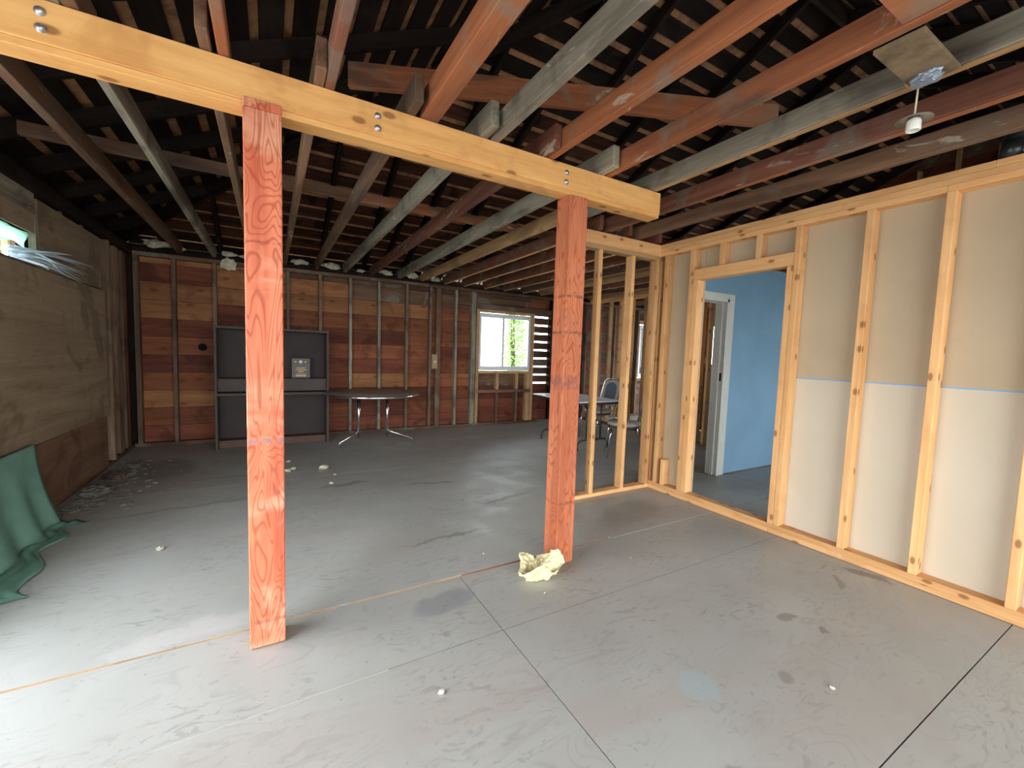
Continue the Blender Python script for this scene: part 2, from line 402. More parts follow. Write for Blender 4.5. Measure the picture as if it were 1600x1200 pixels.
sheet(3.41, 5.85, 1.69, 2.237); sheet(5.85, XR, 1.69, 2.237)
ys = [2.243, 4.683, YB]
for (x0, x1) in ((XL, 2.18),):
    for (y0, y1) in ((2.243, 4.683), (4.683, YB)): sheet(x0, x1, y0, y1, 0.004 if x1 > 2 else 0.002, 0.0016)
x = 2.18
while x < XR-0.1:
    x1 = min(x+2.44, XR); y = 2.243; k = 0
    while y < YB-0.1:
        y1 = min(y+1.22, YB); sheet(x, x1, y, y1, 0.001); y = y1
    x = x1
# exposed splintered plywood edge where the old patch ends
box('raw_edge_strip', 0.985, 2.16, 2.2375, 2.2435, -0.015, 0.003, wood('orange', 'x'), floor)
box('raw_edge_strip', -1.3, 0.30, 2.2372, 2.2420, -0.015, 0.0025, wood('tan', 'x'), floor)
box('raw_edge_strip', 0.34, 0.96, 2.2372, 2.2415, -0.015, 0.0025, wood('tan', 'x'), floor)

# ---- back wall: lapped boards outside, old studs inside
wb = struct('wall_back')
rows = [('wall_d', 'wall_d'), ('wall_c', 'wall_c'), ('wall_a', 'wall_c'), ('wall_b', 'wall_c'), ('wall_c', 'wall_a'), ('wall_a', 'wall_c'), ('wall_c', 'wall_c'),
        ('wall_b', 'wall_a'), ('wall_a', 'wall_b'), ('wall_c', 'wall_a'), ('wall_a', 'wall_d')]
def wall_row(z0, z1, segs, kinds):
    for i, (a, b) in enumerate(segs):
        k = kinds[i % len(kinds)]
        dy = R.uniform(-0.003, 0.003)
        box('wall_board', a+0.001, b-0.001, YB+dy, YB+0.022+dy, z0+0.002, z1-0.002, wood(k, 'x'), wb, rot=(0, 0, 0), bev=0.0015)
pitch = 0.229
joints = [-1.6, -0.63, 0.23, 1.07, 1.94, 2.47, 3.2]
palette = {0: 'cccac', 1: 'accca', 2: 'bacac', 3: 'acbca', 4: 'cacca', 5: 'acaac', 6: 'cacaa', 7: 'bacba', 8: 'bbbaa', 9: 'cabcd', 10: 'baddd'}
for r in range(11):
    z0 = 0.03+r*pitch; z1 = z0+pitch
    cut = sorted(R.sample(joints[1:-1], 2))
    xs = [XL]+cut+[3.20]
    ks = ['wall_'+palette[r][(i*2) % 5] for i in range(3)]
    wall_row(z0, z1, list(zip(xs[:-1], xs[1:])), ks)
    if z1 <= 1.03:
        wall_row(z0, z1, [(3.20, 4.36)], ['wall_'+('c' if r < 3 else 'd')])
    elif z0 < 1.03: wall_row(z0, 1.0, [(3.20, 4.36)], ['wall_d'])
    if z0 >= 2.05: wall_row(z0, z1, [(3.20, 4.36)], ['wall_d'])
    elif z1 > 2.12: wall_row(2.11, z1, [(3.20, 4.36)], ['wall_d'])
    if z1 < 0.75 or z0 > 2.0: wall_row(max(z0, 2.14) if z0 > 1.9 else z0, z1, [(4.36, 4.80)], ['wall_c' if r < 3 else 'wall_a'])
    wall_row(z0, z1, [(4.80, 7.25)], ['wall_d' if r % 2 else 'wall_c'])
    if z1 < 0.9 or z0 > 2.05: wall_row(z0, z1, [(7.25, XR)], ['wall_d'])
box('wall_board', 7.25, XR, YB, YB+0.022, 0.72, 0.86, wood('wall_d', 'x'), wb)
box('wall_board', 8.35, XR, YB, YB+0.022, 0.86, 2.10, wood('wall_d', 'z'), wb)
box('wall_board', 4.36, 4.80, YB, YB+0.022, 0.72, 0.752, wood('wall_d', 'x'), wb)
z = 0.785
while z < 2.13:     # gappy bay right of the window
    box('wall_board', 4.36, 4.80, YB, YB+0.02, z, min(z+0.128, 2.14), wood('wall_d', 'x'), wb, rot=(R.uniform(-0.03, 0.03), 0, 0)); z += 0.1605
for (a, b, c, d_) in ((XL, 3.22, 0.0, 2.55), (3.22, 4.37, 0.0, 1.0), (3.22, 4.37, 2.09, 2.55), (4.37, 4.80, 2.14, 2.55), (4.37, 4.80, 0.0, 0.74), (4.80, 7.24, 0.0, 2.55), (7.24, 8.36, 0.0, 0.86), (7.24, 8.36, 2.09, 2.55), (8.36, XR, 0.0, 2.55)):
    box('outer_cladding', a, b, YB+0.027, YB+0.04, c, d_, wood('wall_d', 'x'), wb)
SO = wood('studold', 'z')
for i, x in enumerate([-1.06, -0.63, -0.20, 0.23, 0.65, 1.07, 1.50, 1.94, 2.34, 2.80]):
    box('wall_stud', x-0.021, x+0.021, 6.85, 6.937, 0.05, 2.39, wood('grey', 'z') if i in (5, 6, 9) else SO, wb, bev=0.002, rot=(0, R.uniform(-0.003, 0.003), 0))
box('wall_stud', -1.45, -1.40, 6.85, 6.937, 0.05, 2.39, SO, wb); box('wall_stud', -1.55, -1.46, 6.85, 6.937, 0.05, 2.39, wood('soot', 'z'), wb)
box('wall_stud', 2.44, 2.52, 6.86, 6.937, 0.05, 2.39, wood('wall_d', 'z'), wb)
box('wall_stud', 3.09, 3.17, 6.845, 6.937, 0.05, 2.39, wood('grey', 'z'), wb, bev=0.002)
box('wall_stud', 4.80, 4.88, 6.85, 6.937, 0.05, 2.39, wood('soot', 'z'), wb)
for x in (5.3, 5.7, 6.1, 6.5, 6.9, 7.2, 8.4): box('wall_stud', x-0.02, x+0.02, 6.85, 6.937, 0.05, 2.39, SO, wb)
box('wall_plate', XL, XR, 6.85, 6.937, 0.004, 0.05, SO and wood('wall_d', 'x'), wb, bev=0.002)
for (a, b) in ((XL, 2.3), (2.3, 5.4), (5.4, XR)):
    box('wall_plate', a, b, 6.85, 6.937, 2.39, 2.44, wood('wall_d', 'x'), wb, bev=0.002)
    box('wall_plate', a, b, 6.85, 6.937, 2.44, 2.488, wood('soot', 'x'), wb, bev=0.002)
lathe('knot_hole', [(0.0, 0.0), (0.045, 0.0), (0.05, 0.004)], plain('dark_knot', (0.008, 0.007, 0.006), 0.9), wb, 18, (-0.78, 6.935, 1.285), (math.pi/2, 0, 0))
PZ = wood('pine', 'z'); PX = wood('pine', 'x'); PY = wood('pine', 'y')
# window framing in newer pine
TX, TZ = wood('tan', 'x'), wood('tan', 'z')
box('window_trimmer', 3.19, 3.245, 6.845, 6.937, 0.05, 2.10, TZ, wb, bev=0.002)
box('window_trimmer', 4.355, 4.41, 6.845, 6.937, 0.05, 2.10, TZ, wb, bev=0.002)
box('window_header', 3.17, 4.80, 6.845, 6.937, 2.10, 2.19, wood('wall_d', 'x'), wb, bev=0.002)
box('window_header', 3.245, 4.355, 6.845, 6.937, 2.055, 2.10, TX, wb, bev=0.002)
box('window_sill_plate', 3.245, 4.355, 6.845, 6.937, 0.955, 1.0, TX, wb, bev=0.002)
box('fire_block', 3.17, 4.36, 6.835, 6.85, 0.60, 0.66, wood('brown', 'x'), wb, bev=0.002)
for x in (3.64, 4.06): 
    box('cripple_stud', x-0.03, x+0.03, 6.86, 6.937, 0.66, 0.955, TZ, wb); box('cripple_stud', x-0.02, x+0.02, 6.86, 6.937, 0.05, 0.60, wood('brown', 'z'), wb)
box('cripple_stud', 4.26, 4.35, 6.85, 6.937, 0.05, 0.955, TZ, wb)
box('window_header', 7.2, 8.42, 6.85, 6.937, 2.08, 2.16, TX, wb); box('window_sill_plate', 7.2, 8.42, 6.85, 6.937, 0.80, 0.86, TX, wb)

def slider(name, x0, x1, z0, z1, y=6.90):
    wd = struct(name)
    t = 0.045
    box('window_frame', x0, x1, y-0.02, y+0.05, z1-t, z1, VINYL, wd); box('window_frame', x0, x1, y-0.02, y+0.05, z0, z0+t, VINYL, wd)
    box('window_frame', x0, x0+t, y-0.02, y+0.05, z0+t, z1-t, VINYL, wd); box('window_frame', x1-t, x1, y-0.02, y+0.05, z0+t, z1-t, VINYL, wd)
    xm = x0+(x1-x0)*0.46
    s1 = box('sash_stile', xm-0.02, xm+0.02, y-0.01, y+0.03, z0+t, z1-t, VINYL, wd)
    for (a, b, yy) in ((x0+t, xm-0.02, y+0.0), (xm+0.02, x1-t, y+0.02)):
        box('window_sash', a, b, yy, yy+0.02, z1-t-0.03, z1-t, VINYL, wd); box('window_sash', a, b, yy, yy+0.02, z0+t, z0+t+0.03, VINYL, wd)
        box('window_pane', a, b, yy+0.008, yy+0.013, z0+t+0.03, z1-t-0.03, GLASS, wd)
    return wd
slider('window_1', 3.255, 4.345, 1.01, 2.045)
slider('window_2', 7.27, 8.34, 0.88, 2.06)

# ---- left wall
wl = struct('wall_left')
XI = -1.47
PLY = wood('ply', 'y'); PLD = wood('plydark', 'y')
for y in (3.12, 3.36, 3.77, 4.30, 4.95, 5.40): box('wall_stud', XI-0.10, XI-0.012, y-0.02, y+0.02, 0.05, 1.84, SO, wl)
for y in (4.95, 5.40): box('wall_stud', XI-0.10, XI-0.012, y-0.02, y+0.02, 1.84, 2.38, SO, wl)
box('wall_stud', XI-0.10, XI+0.01, 6.00, 6.06, 0.05, 2.38, SO, wl); box('wall_stud', XI-0.10, XI-0.02, 6.32, 6.46, 0.05, 2.38, wood('studold', 'z'), wl)
box('wall_stud', XI-0.10, XI-0.02, 6.60, 6.66, 0.05, 2.38, SO, wl); box('wall_stud', XI-0.10, XI-0.03, 6.75, 6.80, 0.05, 2.38, wood('wall_c', 'z'), wl)
for i, y in enumerate((2.0,)): pass
box('wall_panel', XI-0.012, XI+0.0, 3.10, 3.43, 0.56, 1.84, PLY, wl)
box('wall_panel', XI-0.008, XI+0.008, 3.432, 5.86, 0.57, 1.845, PLY, wl, bev=0.002, rot=(-0.008, 0, 0))
box('wall_panel', XI-0.020, XI-0.006, 4.33, 5.84, 0.02, 0.56, PLD, wl, bev=0.002)
box('wall_stud', XI-0.045, XI-0.004, 4.20, 4.33, 0.03, 0.56, wood('plydark', 'z'), wl, bev=0.003)
box('wall_panel', XI-0.024, XI-0.010, 4.52, 5.85, 1.855, 2.36, PLY, wl, bev=0.002)
box('wall_panel', XI-0.014, XI+0.0, 3.10, 4.44, 2.09, 2.235, PLY, wl, bev=0.002)
box('wall_panel', XI-0.030, XI-0.016, 3.10, 4.50, 2.24, 2.39, wood('grey', 'y'), wl, bev=0.002)
box('window_trimmer', XI-0.05, XI-0.01, 4.475, 4.515, 1.86, 2.24, wood('grey', 'z'), wl)
box('wall_plate', XI-0.11, XI+0.02, 3.10, YB, 2.39, 2.488, wood('soot', 'y'), wl)
box('wall_plate', XI-0.11, XI-0.012, 3.10, YB, 0.004, 0.05, wood('wall_d', 'y'), wl)
box('wall_plate', XI-0.11, XI-0.012, 3.10, 4.475, 1.84, 1.872, wood('wall_d', 'y'), wl)
zz = 0.03
for r in range(11):   # outside cladding, open where the small window is
    z0, z1 = zz+r*pitch, zz+(r+1)*pitch
    segs = [(YF, 0.30), (3.10, YB)]
    if 1.80 < z1 < 2.15 or 1.80 < z0 < 2.1:
        segs = [(YF, 0.30), (3.10, 3.3), (4.52, YB)]
    for (a, b) in segs:
        box('wall_board', XL-0.022, XL, a, b, z0, z1-0.003, wood('wall_'+R.choice('acd'), 'y'), wl)
box('wall_board', XL-0.022, XL, 3.3, 4.52, 1.70, 1.862, wood('wall_c', 'y'), wl)
box('wall_board', XL-0.022, XL, 3.3, 4.52, 2.10, 2.35, wood('wall_c', 'y'), wl)
box('wall_plate', XL, XL+0.10, YF, 3.10, 2.25, 2.488, wood('soot', 'y'), wl)
box('eave_block', XL, XL+0.02, YF, YB, 2.488, 2.655, wood('soot', 'y'), wl)
box('outer_cladding', XL-0.04, XL-0.025, 3.1, YB, 0.0, 1.862, wood('wall_d', 'y'), wl); box('outer_cladding', XL-0.04, XL-0.025, 3.1, YB, 2.10, 2.60, wood('wall_d', 'y'), wl); box('outer_cladding', XL-0.04, XL-0.025, 4.52, YB, 1.862, 2.10, wood('wall_d', 'y'), wl)
# ---- front wall (behind the camera) and right outer wall
wf = struct('wall_front')
for r in range(11):
    z0, z1 = 0.03+r*pitch, 0.03+(r+1)*pitch
    for (a, b) in (((3.25, XR),) if (z1 < 0.8 or z0 > 2.05) else ((3.25, 3.7), (6.8, XR))):
        box('wall_board', a, b, YF-0.022, YF, z0, z1, wood('wall_c', 'x'), wf)
    if z0 > 2.2: box('wall_board', XL, 3.25, YF-0.022, YF, z0, z1, wood('wall_c', 'x'), wf)
box('wall_plate', XL, XR, YF, YF+0.1, 2.25, 2.488, wood('soot', 'x'), wf)
wr = struct('wall_far_right')
for r in range(21):
    z0, z1 = 0.03+r*pitch, 0.03+(r+1)*pitch
    d = max(0, (z0-2.66)/0.45)
    if YF+d < YB-d:
        for (a, b) in (((YF+d, YB-d),) if (z1 < 0.1 or z0 > 2.0) else ((YF+d, 3.8), (6.2, YB-d))):
            box('wall_board', XR, XR+0.022, a, b, z0, z1, wood('wall_'+('c', 'd', 'a')[r % 3], 'y'), wr)
for i in range(22):
    y = YF+0.2+i*0.42
    if 3.8 < y < 6.2: continue
    d = min(y-YF, YB-y); box('wall_stud', XR-0.09, XR, y-0.02, y+0.02, 0.05, 2.45+0.45*d, wood('tan', 'z'), wr)

# ---- right partition: new pine framing with drywall on its far side
wp = struct('wall_right')
X0, X1 = 3.38, 3.469
def pst(y0, y1, z0=0.078, z1=2.345, nm='wall_stud', k=PZ, x0=X0, x1=X1): return box(nm, x0, x1, y0, y1, z0, z1, k, wp, bev=0.0025, rot=(0, 0, R.uniform(-0.008, 0.008)))
for y in (0.515, 0.91, 1.285): pst(y-0.021, y+0.021)
for k in range(6): pst(0.10-0.41*k-0.02, 0.10-0.41*k+0.02)
pst(1.690, 1.730); pst(1.732, 1.775, 0.078, 2.06)                       # king and jack at the near side of the doorway
pst(2.590, 2.632); pst(2.535, 2.588, 0.078, 2.06)                       # far side
pst(2.885, 2.925)
pst(2.795, 2.835, 0.078, 0.33, 'nailing_block')
pst(2.30, 2.34, 2.16, 2.345, 'cripple_stud'); pst(1.985, 2.025, 2.16, 2.345, 'cripple_stud')
box('door_header', X0+0.002, X1, 1.732, 2.588, 2.062, 2.16, PY, wp, bev=0.003)
for (a, b) in ((-2.4, 1.77), (1.77, 2.98)):
    box('wall_plate', X0, X1, a, b, 0.003, 0.040, PY, wp, bev=0.003)
box('wall_plate', X0, X1, -2.4, 2.98, 0.040, 0.078, PY, wp, bev=0.003)
for (a, b, z0) in ((-2.4, 0.93, 2.345), (0.93, 2.98, 2.345), (-2.4, 1.45, 2.383), (1.45, 3.07, 2.383), (-2.4, 0.75, 2.421), (0.75, 3.07, 2.421)):
    box('wall_plate', X0+R.uniform(-0.002, 0.002), X1, a, b, z0, z0+0.0375, PY, wp, bev=0.003)
for (a, b) in ((-2.4, -0.70), (-0.70, 1.732)):
    box('drywall_panel', X1+0.001, X1+0.013, a+0.001, b-0.001, 0.02, 1.219, DRYLOW, wp); box('drywall_panel', X1+0.001, X1+0.013, a+0.001, b-0.001, 1.226, 2.44, DRY, wp)
    box('seam_strip', X1+0.0005, X1+0.013, a, b, 1.219, 1.226, CHALK, wp)
box('drywall_panel', X1+0.001, X1+0.013, 1.732, 2.528, 2.10, 2.44, DRY, wp)
box('drywall_panel', X1+0.001, X1+0.013, 2.53, 2.94, 0.02, 1.33, DRY, wp); box('drywall_panel', X1+0.001, X1+0.013, 2.53, 2.94, 1.333, 2.44, DRY, wp)
# ---- short open return wall and the blue room wall that carries on from it
wm = struct('wall_middle')
Y0, Y1 = 2.98, 3.069
for (a, b) in ((2.33, 3.469),):
    box('wall_plate', a, b, Y0, Y1, 0.003, 0.040, PX, wm, bev=0.003)
    box('wall_plate', a, b, Y0, Y1, 2.345, 2.458, PX, wm, bev=0.003)
    box('wall_plate', a, b, Y0, Y1, 2.305, 2.345, wood('tan', 'x'), wm, bev=0.003)
for x in (2.352, 2.622, 3.018): 
    box('wall_stud', x-0.02, x+0.02, Y0, Y1, 0.04, 2.305, PZ, wm, bev=0.003, rot=(0, R.uniform(-0.004, 0.004), R.uniform(-0.3, 0.1) if x > 2.4 and x < 2.7 else 0))
box('wall_stud', 3.333, 3.379, Y0, Y1, 0.04, 2.305, PZ, wm, bev=0.003)
box('wall_stud', 3.40, 3.469, Y0, Y1, 0.04, 2.305, PZ, wm, bev=0.003)
wbl = struct('wall_blue')
YN = 2.949
box('drywall_panel', 3.484, 3.80, YN, YN+0.013, 0.012, 2.447, BLUE, wbl); box('drywall_panel', 3.80, 4.575, YN, YN+0.013, 2.045, 2.447, BLUE, wbl)
box('drywall_panel', 4.575, 7.0, YN, YN+0.013, 0.012, 2.447, BLUE, wbl)
for x in (4.64, 5.05, 5.45, 5.85, 6.25, 6.65): box('wall_stud', x-0.02, x+0.02, YN+0.014, YN+0.10, 0.04, 2.40, PZ, wbl)
box('wall_plate', 3.47, 7.0, YN+0.014, YN+0.10, 2.40, 2.46, PX, wbl); box('wall_plate', 4.61, 7.0, YN+0.014, YN+0.10, 0.003, 0.04, PX, wbl)
box('wall_stud', 3.70, 3.76, YN+0.014, YN+0.10, 0.0, 2.40, PZ, wbl)
d1 = struct('door_1')
box('door_jamb', 4.44, 4.475, YN-0.02, YN+0.13, 0.005, 2.02, WHITE, d1, bev=0.002); box('door_jamb', 3.80, 3.835, YN-0.02, YN+0.13, 0.005, 2.02, WHITE, d1)
box('door_jamb', 3.80, 4.475, YN-0.02, YN+0.13, 1.985, 2.02, WHITE, d1)
box('door_stop', 4.425, 4.44, YN+0.03, YN+0.07, 0.005, 1.985, WHITE, d1, bev=0.001)
box('door_casing', 4.46, 4.575, YN-0.016, YN, 0.005, 2.06, WHITE, d1, bev=0.003); box('door_casing', 3.74, 4.575, YN-0.017, YN-0.001, 2.0, 2.075, WHITE, d1, bev=0.003)
for dy in (0.0, 0.045):
    box('strike_plate', 4.436, 4.441, YN+0.0+dy, YN+0.022+dy, 1.10, 1.19, BLACKM, d1)
# inner partition further back
wi = struct('wall_inner')
XA, XB = 5.75, 5.84
box('wall_plate', XA, XB, 3.7, YB-0.1, 0.003, 0.04, wood('brown', 'y'), wi, bev=0.003); box('wall_plate', XA, XB, 3.1, YB-0.1, 2.40, 2.54, PY, wi, bev=0.003)
for y in (6.6, 6.26, 5.97, 5.68, 5.28, 4.88, 4.44, 4.20, 4.07, 3.68): box('wall_stud', XA, XB, y-0.02, y+0.02, 0.04, 2.40, PZ if y < 6 else wood('tan', 'z'), wi, bev=0.003)
box('wall_stud', XA, XB, 5.30, 5.37, 0.04, 2.40, wood('tan', 'z'), wi)
box('wall_panel', 7.0, 7.02, 2.6, 5.6, 0.01, 1.25, PLD, wi)

# ---- ceiling / roof
ce = struct('ceiling')
TN = 0.45; TH = math.atan(TN); ZR = 2.66
def roof_z(d): return ZR + TN*d
BW = 0.15; PIT = 0.215; CS = math.cos(TH)
def slope_piece(name, side, d0, d1, a0, a1, t, off, mat, bev=0.0):
    """box lying in a roof plane: side b/l/f, plan distance inward d0..d1, extent a0..a1 along the eave, thickness t, lifted by off from plane"""
    L = (d1-d0)/CS; dm = (d0+d1)/2; am = (a0+a1)/2
    zc = roof_z(dm) + (off+t/2)*CS; sh = -(off+t/2)*math.sin(TH)
    if side == 'b': me = boxmesh(a1-a0, L, t, bev); loc = (am, YB-dm-sh, zc); rot = (-TH, 0, 0)
    elif side == 'f': me = boxmesh(a1-a0, L, t, bev); loc = (am, YF+dm+sh, zc); rot = (TH, 0, 0)
    else: me = boxmesh(L, a1-a0, t, bev); loc = (XL+dm+sh, am, zc); rot = (0, -TH, 0)
    me.name = name
    return link(name, me, mat, ce, loc, rot)
DM = (YB-YF)/2
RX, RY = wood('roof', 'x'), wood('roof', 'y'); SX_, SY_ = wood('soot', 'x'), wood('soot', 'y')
i = 0
d = -0.40
while d < DM:
    d1 = min(d+BW*CS, DM)
    far = R.random()
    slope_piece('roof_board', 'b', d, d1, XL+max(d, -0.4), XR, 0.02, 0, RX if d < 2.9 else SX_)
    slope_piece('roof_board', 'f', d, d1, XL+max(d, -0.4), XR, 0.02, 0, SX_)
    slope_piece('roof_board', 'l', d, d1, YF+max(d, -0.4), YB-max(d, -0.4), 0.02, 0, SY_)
    d += PIT*CS; i += 1
# shingle layer above the boards (three slabs following the slopes, cut to the hips)
def slab(name, pts, mat):
    up = 0.024
    V = [(x, y, z+up) for x, y, z in pts] + [(x, y, z+up+0.03) for x, y, z in pts]; n = len(pts)
    F = [tuple(range(n-1, -1, -1)), tuple(range(n, 2*n))] + [(i, (i+1) % n, n+(i+1) % n, n+i) for i in range(n)]
    return mesh_obj(name, V, F, mat, ce)
e = -0.42; ym = (YB+YF)/2; xa = XL+DM; zt = roof_z(DM)
slab('shingle_layer', [(XL+e, YB-e, roof_z(e)), (xa, ym, zt), (XR, ym, zt), (XR, YB-e, roof_z(e))], wood('shingle', 'y'))
slab('shingle_layer', [(XL+e, YF+e, roof_z(e)), (XR, YF+e, roof_z(e)), (XR, ym, zt), (xa, ym, zt)], wood('shingle', 'y'))
slab('shingle_layer', [(XL+e, YF+e, roof_z(e)), (xa, ym, zt), (XL+e, YB-e, roof_z(e))], wood('shingle', 'x'))
# rafters
def beam_between(name, p, q, w_, h_, mat, parent, bev=0.002):
    p = Vector(p); q = Vector(q); dv = q-p; L = dv.length
    me = boxmesh(L, w_, h_, bev); me.name = name
    o = link(name, me, mat, parent); o.location = (p+q)/2
    xq = dv.normalized(); yq = Vector((0, 0, 1)).cross(xq).normalized(); zq = xq.cross(yq)
    o.rotation_euler = Matrix((xq, yq, zq)).transposed().to_euler()
    return o
RH = 0.115
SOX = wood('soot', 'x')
def rafter(side, a, dmax):
    off = -(RH/2)/CS
    d0 = -0.38
    if side == 'b': p, q = (a, YB-d0, roof_z(d0)+off), (a, YB-dmax, roof_z(dmax)+off)
    elif side == 'f': p, q = (a, YF+d0, roof_z(d0)+off), (a, YF+dmax, roof_z(dmax)+off)
    else: p, q = (XL+d0, a, roof_z(d0)+off), (XL+dmax, a, roof_z(dmax)+off)
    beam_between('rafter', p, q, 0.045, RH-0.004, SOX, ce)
x = -1.17
while x < XR:
    dm = min(DM-0.03, x-XL-0.06)
    if dm > 0.2: rafter('b', x, dm); rafter('f', x, dm)
    x += 0.61
y = ym
k = 0
while ym+k*0.61 < YB-0.3:
    for sg in ((1, -1) if k else (1,)):
        yy = ym+sg*k*0.61; rafter('l', yy, min(YB-yy, yy-YF)-0.06)
    k += 1
for yy0, sg in ((YB, -1), (YF, 1)):
    beam_between('hip_rafter', (XL-0.3, yy0-sg*0.3, roof_z(-0.3)-0.09), (xa, ym, zt-0.09), 0.045, 0.14, SOX, ce)
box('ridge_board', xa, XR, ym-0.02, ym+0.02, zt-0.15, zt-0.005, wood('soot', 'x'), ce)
# purlin and diagonal brace under the rafters
for (a_, b_, k_) in ((-1.35, 0.62, 'brown'), (0.622, 3.0, 'orange'), (3.002, 7.0, 'brown')):
    box('strongback', a_, b_, 3.90, 3.94, 2.60, 2.685, wood(k_, 'x'), ce, bev=0.003)
beam_between('diagonal_brace', (0.43, 2.86, 3.0), (3.0, 1.72, 3.0), 0.04, 0.145, wood('orange', 'x'), ce, 0.003)
for x in (1.5, 3.7, 5.9): beam_between('roof_strut', (x, 5.35, 3.1), (x, 6.6, 2.62), 0.04, 0.09, SOX, ce)
# joists
KY = {k: wood(k, 'y') for k in ('orange', 'red', 'grey', 'brown', 'tan', 'soot')}
ZJ = 2.470
def joist(x, wd, y0, y1, k, h=0.112, z=ZJ, dx=0.0):
    o = box('ceiling_joist', x-wd/2, x+wd/2, y0, y1, z, z+h, KY[k], ce, bev=0.004, rot=(0, R.uniform(-0.03, 0.03), dx), jitter=0.0015)
    return o
for (x, k, wd) in ((-0.99, 'brown', 0.05), (-0.58, 'brown', 0.042), (-0.150, 'orange', 0.038), (0.237, 'red', 0.042), (0.690, 'orange', 0.088), (1.055, 'grey', 0.048), (1.420, 'orange', 0.046),
                   (1.862, 'orange', 0.046)):
    joist(x, wd, -2.45, 2.27, k)
for (x, k) in ((2.262, 'grey'), (2.662, 'red'), (3.070, 'brown')): joist(x, 0.046, -2.45, 3.12, k, z=ZJ)
for (x, k, wd) in ((-0.985, 'brown', 0.055), (-0.625, 'grey', 0.042), (-0.205, 'brown', 0.04), (0.192, 'brown', 0.042), (0.598, 'brown', 0.044), (0.985, 'grey', 0.048), (1.372, 'red', 0.042), (1.80, 'grey', 0.05)):
    if x == -0.985: joist(x, wd, 2.30, 6.92, k, 0.12)
    else: joist(x, wd, 1.96, 6.92, k, 0.125)
for (x, k) in ((2.185, 'tan'), (2.575, 'red'), (2.93, 'red'), (3.33, 'red')): joist(x, 0.042, 2.95, 6.92, k, 0.125, z=2.470)
x = 3.72; i = 0
while x < XR-0.2:
    joist(x, 0.04, 2.96, 6.92, ('red', 'brown', 'tan')[i % 3], 0.12); x += 0.405; i += 1
def strip(x, y0, y1, k, w_=0.034): box('lit_underside_strip', x-w_/2, x+w_/2, y0, y1, ZJ-0.009, ZJ-0.0005, KY[k] if k != 'pale' else wood('pine', 'y'), ce, bev=0.001)  # added pale strips: floor light on the joist bottoms, put into colour
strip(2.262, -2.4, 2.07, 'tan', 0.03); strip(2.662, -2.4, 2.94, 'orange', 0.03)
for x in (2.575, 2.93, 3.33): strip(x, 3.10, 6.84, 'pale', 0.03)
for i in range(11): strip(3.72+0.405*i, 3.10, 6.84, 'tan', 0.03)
for x in (4.6, 5.4, 6.2, 7.0, 7.8): joist(x, 0.04, -2.45, 3.05, 'brown')
box('joist_blocking', -1.5, 2.0, 6.86, 6.90, 2.49, 2.52, wood('soot', 'x'), ce)
box('joist_blocking', 1.449, 1.836, 0.50, 0.66, 2.475, 2.50, KY['orange'], ce, bev=0.003)
x = 2.21
for x0_, x1_ in ((2.21, 2.55), (2.60, 2.91), (2.95, 3.31), (3.35, 3.70), (3.74, 4.10), (4.15, 4.51), (4.55, 4.91), (4.96, 5.32), (5.36, 5.7), (5.8, 7.2), (7.25, 8.7)):
    slope_piece('soffit_board', 'b', -0.36, -0.19, x0_, x1_, 0.012, -0.014, plain('soffit_paint', srgb(170, 172, 158), 0.8, var=0.12), 0.001)
    slope_piece('soffit_board', 'b', -0.18, -0.03, x0_, x1_, 0.012, -0.014, plain('soffit_paint', srgb(170, 172, 158), 0.8, var=0.12), 0.001)
box('eave_block', -1.5, 2.2, YB+0.03, YB+0.05, 2.55, 2.64, wood('soot', 'x'), ce)

# ================================================================== THE THINGS
# ---- main beam and posts
bm_ = empty('support_beam', (0.42, 2.14, 2.31)); tag(bm_, 'long yellow glued timber beam carried by the two orange posts under the joists', 'beam')
GX = wood('glulam', 'x')
def rel(o, c): return tuple(a-b for a, b in zip(c, o.location))
def cbox(name, x0, x1, y0, y1, z0, z1, mat, par, bev=0.0, **k):
    L = par.location
    return box(name, x0-L.x, x1-L.x, y0-L.y, y1-L.y, z0-L.z, z1-L.z, mat, par, bev, **k)
cbox('beam_timber', -1.50, 2.335, 2.088, 2.195, 2.3265, 2.468, GX, bm_, 0.003)
cbox('bottom_lamination', -1.50, 2.330, 2.092, 2.190, 2.300, 2.3262, wood('tan', 'x') if False else GX, bm_, 0.002)
for (x, za, zb) in ((-0.654, 2.426, 2.373), (0.442, 2.416, 2.362), (1.532, 2.418, 2.364)):
    for z in (za, zb):
        b = lathe('bolt', [(0.0, 0.0), (0.006, 0.0), (0.010, 0.003), (0.013, 0.008), (0.0135, 0.011)], ZINC, bm_, 14, rel(bm_, (x, 2.077, z)), (-math.pi/2, 0, 0))
        lathe('bolt_washer', [(0.0155, 0), (0.0155, 0.002)], ZINC, b, 16, (0, 0, 0.009))
def post(x0, x1, y0, y1, z1, label, band):
    p = empty('support_post', ((x0+x1)/2, (y0+y1)/2, 0.0)); tag(p, label, 'post')
    cbox('post_timber', x0, x1, y0, y1, 0.004, min(z1, 2.298), wood('post' if x0 < 1 else 'post2', 'z', band), p, 0.004)
    if z1 > 2.3: cbox('post_tongue', x0, x1, y0, y0+0.0145, 2.2985, z1, wood('post', 'z'), p, 0.003)
    return p
p1 = post(-0.088, 0.050, 2.072, 2.198, 2.334, 'orange stained square timber post with swirling grain, left of the two under the beam', ((-0.22, 0.012, (120, 110, 124), 0.75), (-1.03, 0.008, (120, 70, 60), 0.5), (0.62, 0.006, (120, 70, 50), 0.4)))
